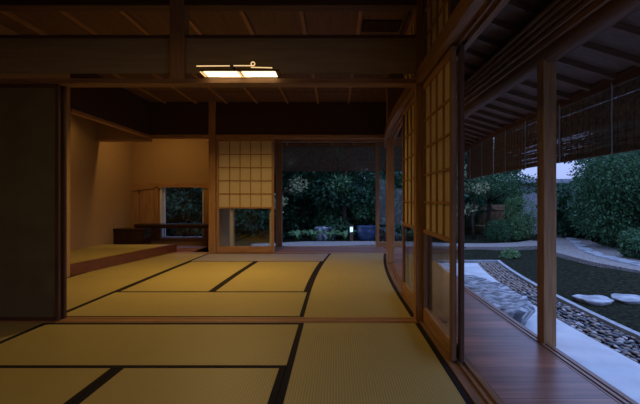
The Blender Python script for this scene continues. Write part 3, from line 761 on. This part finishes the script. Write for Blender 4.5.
def tree(name, label, cat, x, y, h, cr, mat, n, size, seed, clumps=14, low=0.3, group=None, tr=0.09, lean=0.0, flat=0.6, accent=None):
    r = random.Random(seed); t = thing(name, label, cat, (x, y, GZ), group)
    b = MB(); top = GZ+h*0.75
    b.tube([(x, y, GZ), (x+lean*0.3+r.uniform(-.05, .05), y, GZ+h*0.25), (x+lean*0.7+r.uniform(-.08, .08), y, GZ+h*0.5), (x+lean, y, top)], tr, 8, tr*0.35)
    b.build('trunk', bark, t, smooth=True)
    cl = []; br = MB()
    for i in range(clumps):
        a = r.uniform(0, 2*PI); q = r.uniform(0.15, 1)**0.6*cr; zz = GZ+h*r.uniform(low, 0.95)
        q *= math.sqrt(max(0.15, 1-((zz-GZ)/h-0.45)**2*2.2))
        rr = cr*r.uniform(0.28, 0.45)
        px, py = x+lean*0.6+q*math.cos(a), y+q*math.sin(a)
        cl.append((px, py, zz, rr, rr, rr*flat))
        zs = max(GZ+h*0.15, zz-q*0.5); f = min(1, (zs-GZ)/(h*0.75))
        br.tube([(x+lean*f, y, zs), ((x+lean*f+px)/2, (y+py)/2, (zs+zz)/2+0.05), (px, py, zz)], tr*0.35, 5, 0.008)
    br.build('branches', bark, t, smooth=True)
    leafobj('foliage', leaves(cl, n, size, seed), mat, t)
    if accent: leafobj('light_foliage', leaves(cl[:max(2, clumps//4)], n//6, size, seed+50), accent, t)
    return t
def shrub(name, label, cat, x, y, rx, ry, h, mat, n, size, seed, group=None, clumps=9):
    r = random.Random(seed); t = thing(name, label, cat, (x, y, GZ), group)
    b = MB(); cl = [(x, y, GZ+h*0.5, rx*0.8, ry*0.8, h*0.46)]
    for i in range(clumps):
        a = r.uniform(0, 2*PI); q = r.uniform(0.3, 0.75); zz = GZ+h*r.uniform(0.25, 0.8)
        cl.append((x+rx*q*math.cos(a), y+ry*q*math.sin(a), zz, rx*0.38, ry*0.38, h*0.24))
    for i in range(7):
        a = r.uniform(0, 2*PI); b.tube([(x+0.05*math.cos(a), y+0.05*math.sin(a), GZ), (x+rx*0.5*math.cos(a), y+ry*0.5*math.sin(a), GZ+h*0.6)], 0.02, 5, 0.006)
    b.build('stems', bark, t); leafobj('foliage', leaves(cl, n, size, seed), mat, t)
    return t
# --- seen through the back opening
bt = [(-7.6, 15.5, 'behind the left end of the alcove window'), (-5.2, 14.6, 'filling the low alcove window'), (-3.0, 15.6, 'behind the glass under the gridded screen'),
      (-1.2, 14.8, 'at the left of the back garden opening'), (2.2, 15.2, 'at the right of the back garden opening'), (4.4, 17.5, 'behind the nearest side screens')]
for i, (x, y, wh) in enumerate(bt):
    tree('evergreen_tree', 'dark dense evergreen tree '+wh, 'tree', x, y, 4.9, 1.9, leaf_dark, 16000, 0.17, 20+i, 36, 0.04)
tree('leafy_tree', 'mid-green broadleaf tree standing in the centre of the back garden opening', 'tree', 0.35, 14.0, 3.3, 1.0, leaf_mid, 6000, 0.13, 31, 14, 0.12, accent=leaf_light)
tree('pale_leafed_tree', 'pale spotted-leaf tree just right of the back veranda post', 'tree', -1.75, 13.2, 3.5, 0.8, leaf_pale, 1500, 0.10, 33, 9, 0.35, tr=0.05)
for i, (x, lab) in enumerate(((-1.2, 'left one of the bright fern row'), (-0.7, 'second of the bright fern row'), (-0.2, 'third of the bright fern row'), (0.3, 'right one of the bright fern row'))):
    t = thing('fern', 'low light green fern by the back gravel path, '+lab, 'fern', (x, 12.95, GZ), 'ferns by the back path')
    r = random.Random(i+60); fr = MB()
    for k in range(26):
        a = r.uniform(0, 2*PI); L = r.uniform(0.25, 0.42); seg = 6
        for s in (-1, 1):
            vs = []
            for j in range(seg+1):
                q = j/seg; px = x+math.cos(a)*L*q; py = 12.95+math.sin(a)*L*q; pz = GZ+0.06+0.34*math.sin(q*2.2)*L/0.4; w_ = 0.05*math.sin(PI*min(1, q+0.12))*(1 if j % 2 else 0.5)
                vs += [(px, py, pz), (px-math.sin(a)*w_*s, py+math.cos(a)*w_*s, pz-0.01)]
            fr.add(vs, [(2*j, 2*j+1, 2*j+3, 2*j+2) for j in range(seg)])
    fr.build('fronds', leaf_light, t)
# glazed pot and little lit lantern
prof = [(0.20, 0.0), (0.27, 0.10), (0.31, 0.26), (0.315, 0.38), (0.29, 0.46), (0.32, 0.50), (0.30, 0.505), (0.26, 0.47)]
vs = []; fs = []; seg = 32; cx, cy = 0.95, 13.0
for rr, z in prof:
    for k in range(seg): a = 2*PI*k/seg; vs.append((cx+rr*math.cos(a), cy+rr*math.sin(a), GZ+0.03+z))
for i in range(len(prof)-1):
    for k in range(seg): a = i*seg+k; b_ = i*seg+(k+1) % seg; fs.append((a, b_, b_+seg, a+seg))
fs.append(tuple(range(seg))[::-1]); fs.append(tuple(range((len(prof)-1)*seg, len(prof)*seg)))
MB().add(vs, fs).build('garden_pot', vatm, smooth=True, label='large dark blue glazed pot standing in the garden behind the back veranda', cat='pot')
ln = thing('garden_lantern', 'tiny lit garden lantern just left of the dark blue pot', 'lantern', (0.48, 12.8, GZ))
MB().bbox(0.43, 0.53, 12.75, 12.85, GZ, GZ+0.36).build('post', dark_z, ln)
MB().bbox(0.435, 0.525, 12.755, 12.845, GZ+0.36, GZ+0.52).build('lamp_pane', glow_cold, ln)
MB().bbox(0.41, 0.55, 12.73, 12.87, GZ+0.52, GZ+0.55).build('cap', dark_z, ln)
rockmesh(-0.35, 13.75, GZ-0.02, GZ+0.46, ell(0.36, 0.3), 12, 0.02).build('garden_rock', rock, smooth=True, label='dark rounded rock behind the bright ferns', cat='rock')
for i, (x, h, wh) in enumerate(((-9.5, 5.5, 'leftmost of the far row behind the back garden'), (-5.5, 5.3, 'in the far row, in line with the alcove window'), (-2.0, 5.6, 'in the far row, behind the gridded paper screen'), (0.9, 5.6, 'in the far row, behind the central broadleaf tree'), (3.8, 5.6, 'in the far row, behind the dark blue pot'), (14.5, 6.0, 'in the far row, beyond the right edge'))):
    tree('evergreen_tree', 'very dark tall evergreen tree '+wh, 'tree', x, 19.2, h, 2.3, leaf_dark, 16000, 0.22, 90+i, 40, 0.02)
# --- right garden
tree('small_tree', 'dark small tree with bent trunk left of the veranda post, over the round shrubs', 'tree', 5.35, 14.6, 3.9, 1.35, leaf_mid, 8000, 0.10, 41, 16, 0.42, lean=0.25)
tree('pale_leafed_tree', 'pale spotted-leaf tree just right of the nearest screen edge', 'tree', 4.55, 13.6, 2.7, 0.65, leaf_pale, 900, 0.10, 43, 8, 0.35, tr=0.05)
shrub('bushy_shrub', 'tall light green bush between the small tree and the grey garden wall', 'shrub', 6.15, 13.6, 0.55, 0.5, 1.62, leaf_light, 4500, 0.07, 44)
shrub('clipped_shrub', 'low round clipped shrub under the small tree', 'shrub', 5.15, 13.1, 0.52, 0.5, 0.78, leaf_mid, 4200, 0.05, 45)
shrub('low_plant', 'small pale green tuft in the moss before the gravel path', 'plant', 4.1, 9.7, 0.24, 0.2, 0.2, leaf_light, 260, 0.07, 46, clumps=3)
shrub('large_shrub', 'huge dark green bush right of the veranda post, beside the gravel court', 'shrub', 7.55, 10.9, 1.35, 1.2, 2.75, leaf_mid, 26000, 0.075, 47, clumps=20)
shrub('large_shrub', 'broad dark bush at the right edge of the view, in front of the tall trees', 'shrub', 8.35, 9.2, 1.2, 1.1, 2.0, leaf_mid, 20000, 0.07, 48, clumps=16)
shrub('spreading_shrub', 'low spreading bush at the right edge, spilling toward the paving slabs', 'shrub', 6.85, 9.0, 0.7, 0.6, 0.72, leaf_mid, 5000, 0.07, 49)
shrub('bushy_shrub', 'loose bush against the grey wall, just right of the veranda post', 'shrub', 8.05, 14.3, 0.8, 0.7, 1.85, leaf_mid, 5500, 0.09, 50)
rt = [(9.6, 13.6, 3.8, 'behind the huge dark bush'), (12.4, 15.5, 5.2, 'at the far right, rising over the bushes'), (7.4, 19.5, 3.2, 'far behind the grey garden wall'), (10.2, 11.0, 4.6, 'beyond the right edge of the broad bush')]
for i, (x, y, h, wh) in enumerate(rt):
    tree('evergreen_tree', 'dark dense evergreen tree '+wh, 'tree', x, y, h, 1.9, leaf_dark if i != 2 else leaf_mid, 16000, 0.16, 70+i, 34, 0.04)
# grey garden wall with tiled coping
gw = thing('garden_wall', 'grey-violet plastered garden wall with a dark tiled coping', 'wall', (8.2, 16.2, GZ))
MB().box(7.3, 10.4, 16.1, 16.26, GZ-0.05, GZ+1.98).build('plaster_face', hedge_wall, gw)
b = MB()
for s in (-1, 1): b.add([(7.2, 16.18, GZ+2.17), (10.5, 16.18, GZ+2.17), (10.5, 16.18+s*0.32, GZ+2.0), (7.2, 16.18+s*0.32, GZ+2.0), (7.2, 16.18, GZ+2.11), (10.5, 16.18, GZ+2.11), (10.5, 16.18+s*0.32, GZ+1.95), (7.2, 16.18+s*0.32, GZ+1.95)],
                        [(0, 1, 2, 3), (7, 6, 5, 4), (3, 2, 6, 7), (0, 3, 7, 4), (1, 5, 6, 2), (0, 4, 5, 1)])
b.build('coping', tile, gw)
# bamboo fence
bf = thing('bamboo_fence', 'reddish bamboo fence behind the trunk of the small tree', 'fence', (5.4, 16.6, GZ))
b = MB()
for i in range(56): x = 3.6+i*0.058; b.tube([(x, 16.6, GZ), (x, 16.6, GZ+1.15+0.012*math.sin(i*2.1))], 0.026, 6)
b.build('bamboo_canes', bamboo, bf, smooth=True)
for z in (0.3, 0.95): MB().tube([(3.55, 16.56, GZ+z), (6.85, 16.56, GZ+z)], 0.03, 8).build('rail', bamboo, bf, smooth=True)
# stone by the bush
rockmesh(6.55, 12.9, GZ-0.02, GZ+0.24, ell(0.12, 0.10), 15, 0.01, seg=24).build('garden_rock', flat_rock, smooth=True, label='small pale upright stone at the foot of the light green bush', cat='rock')
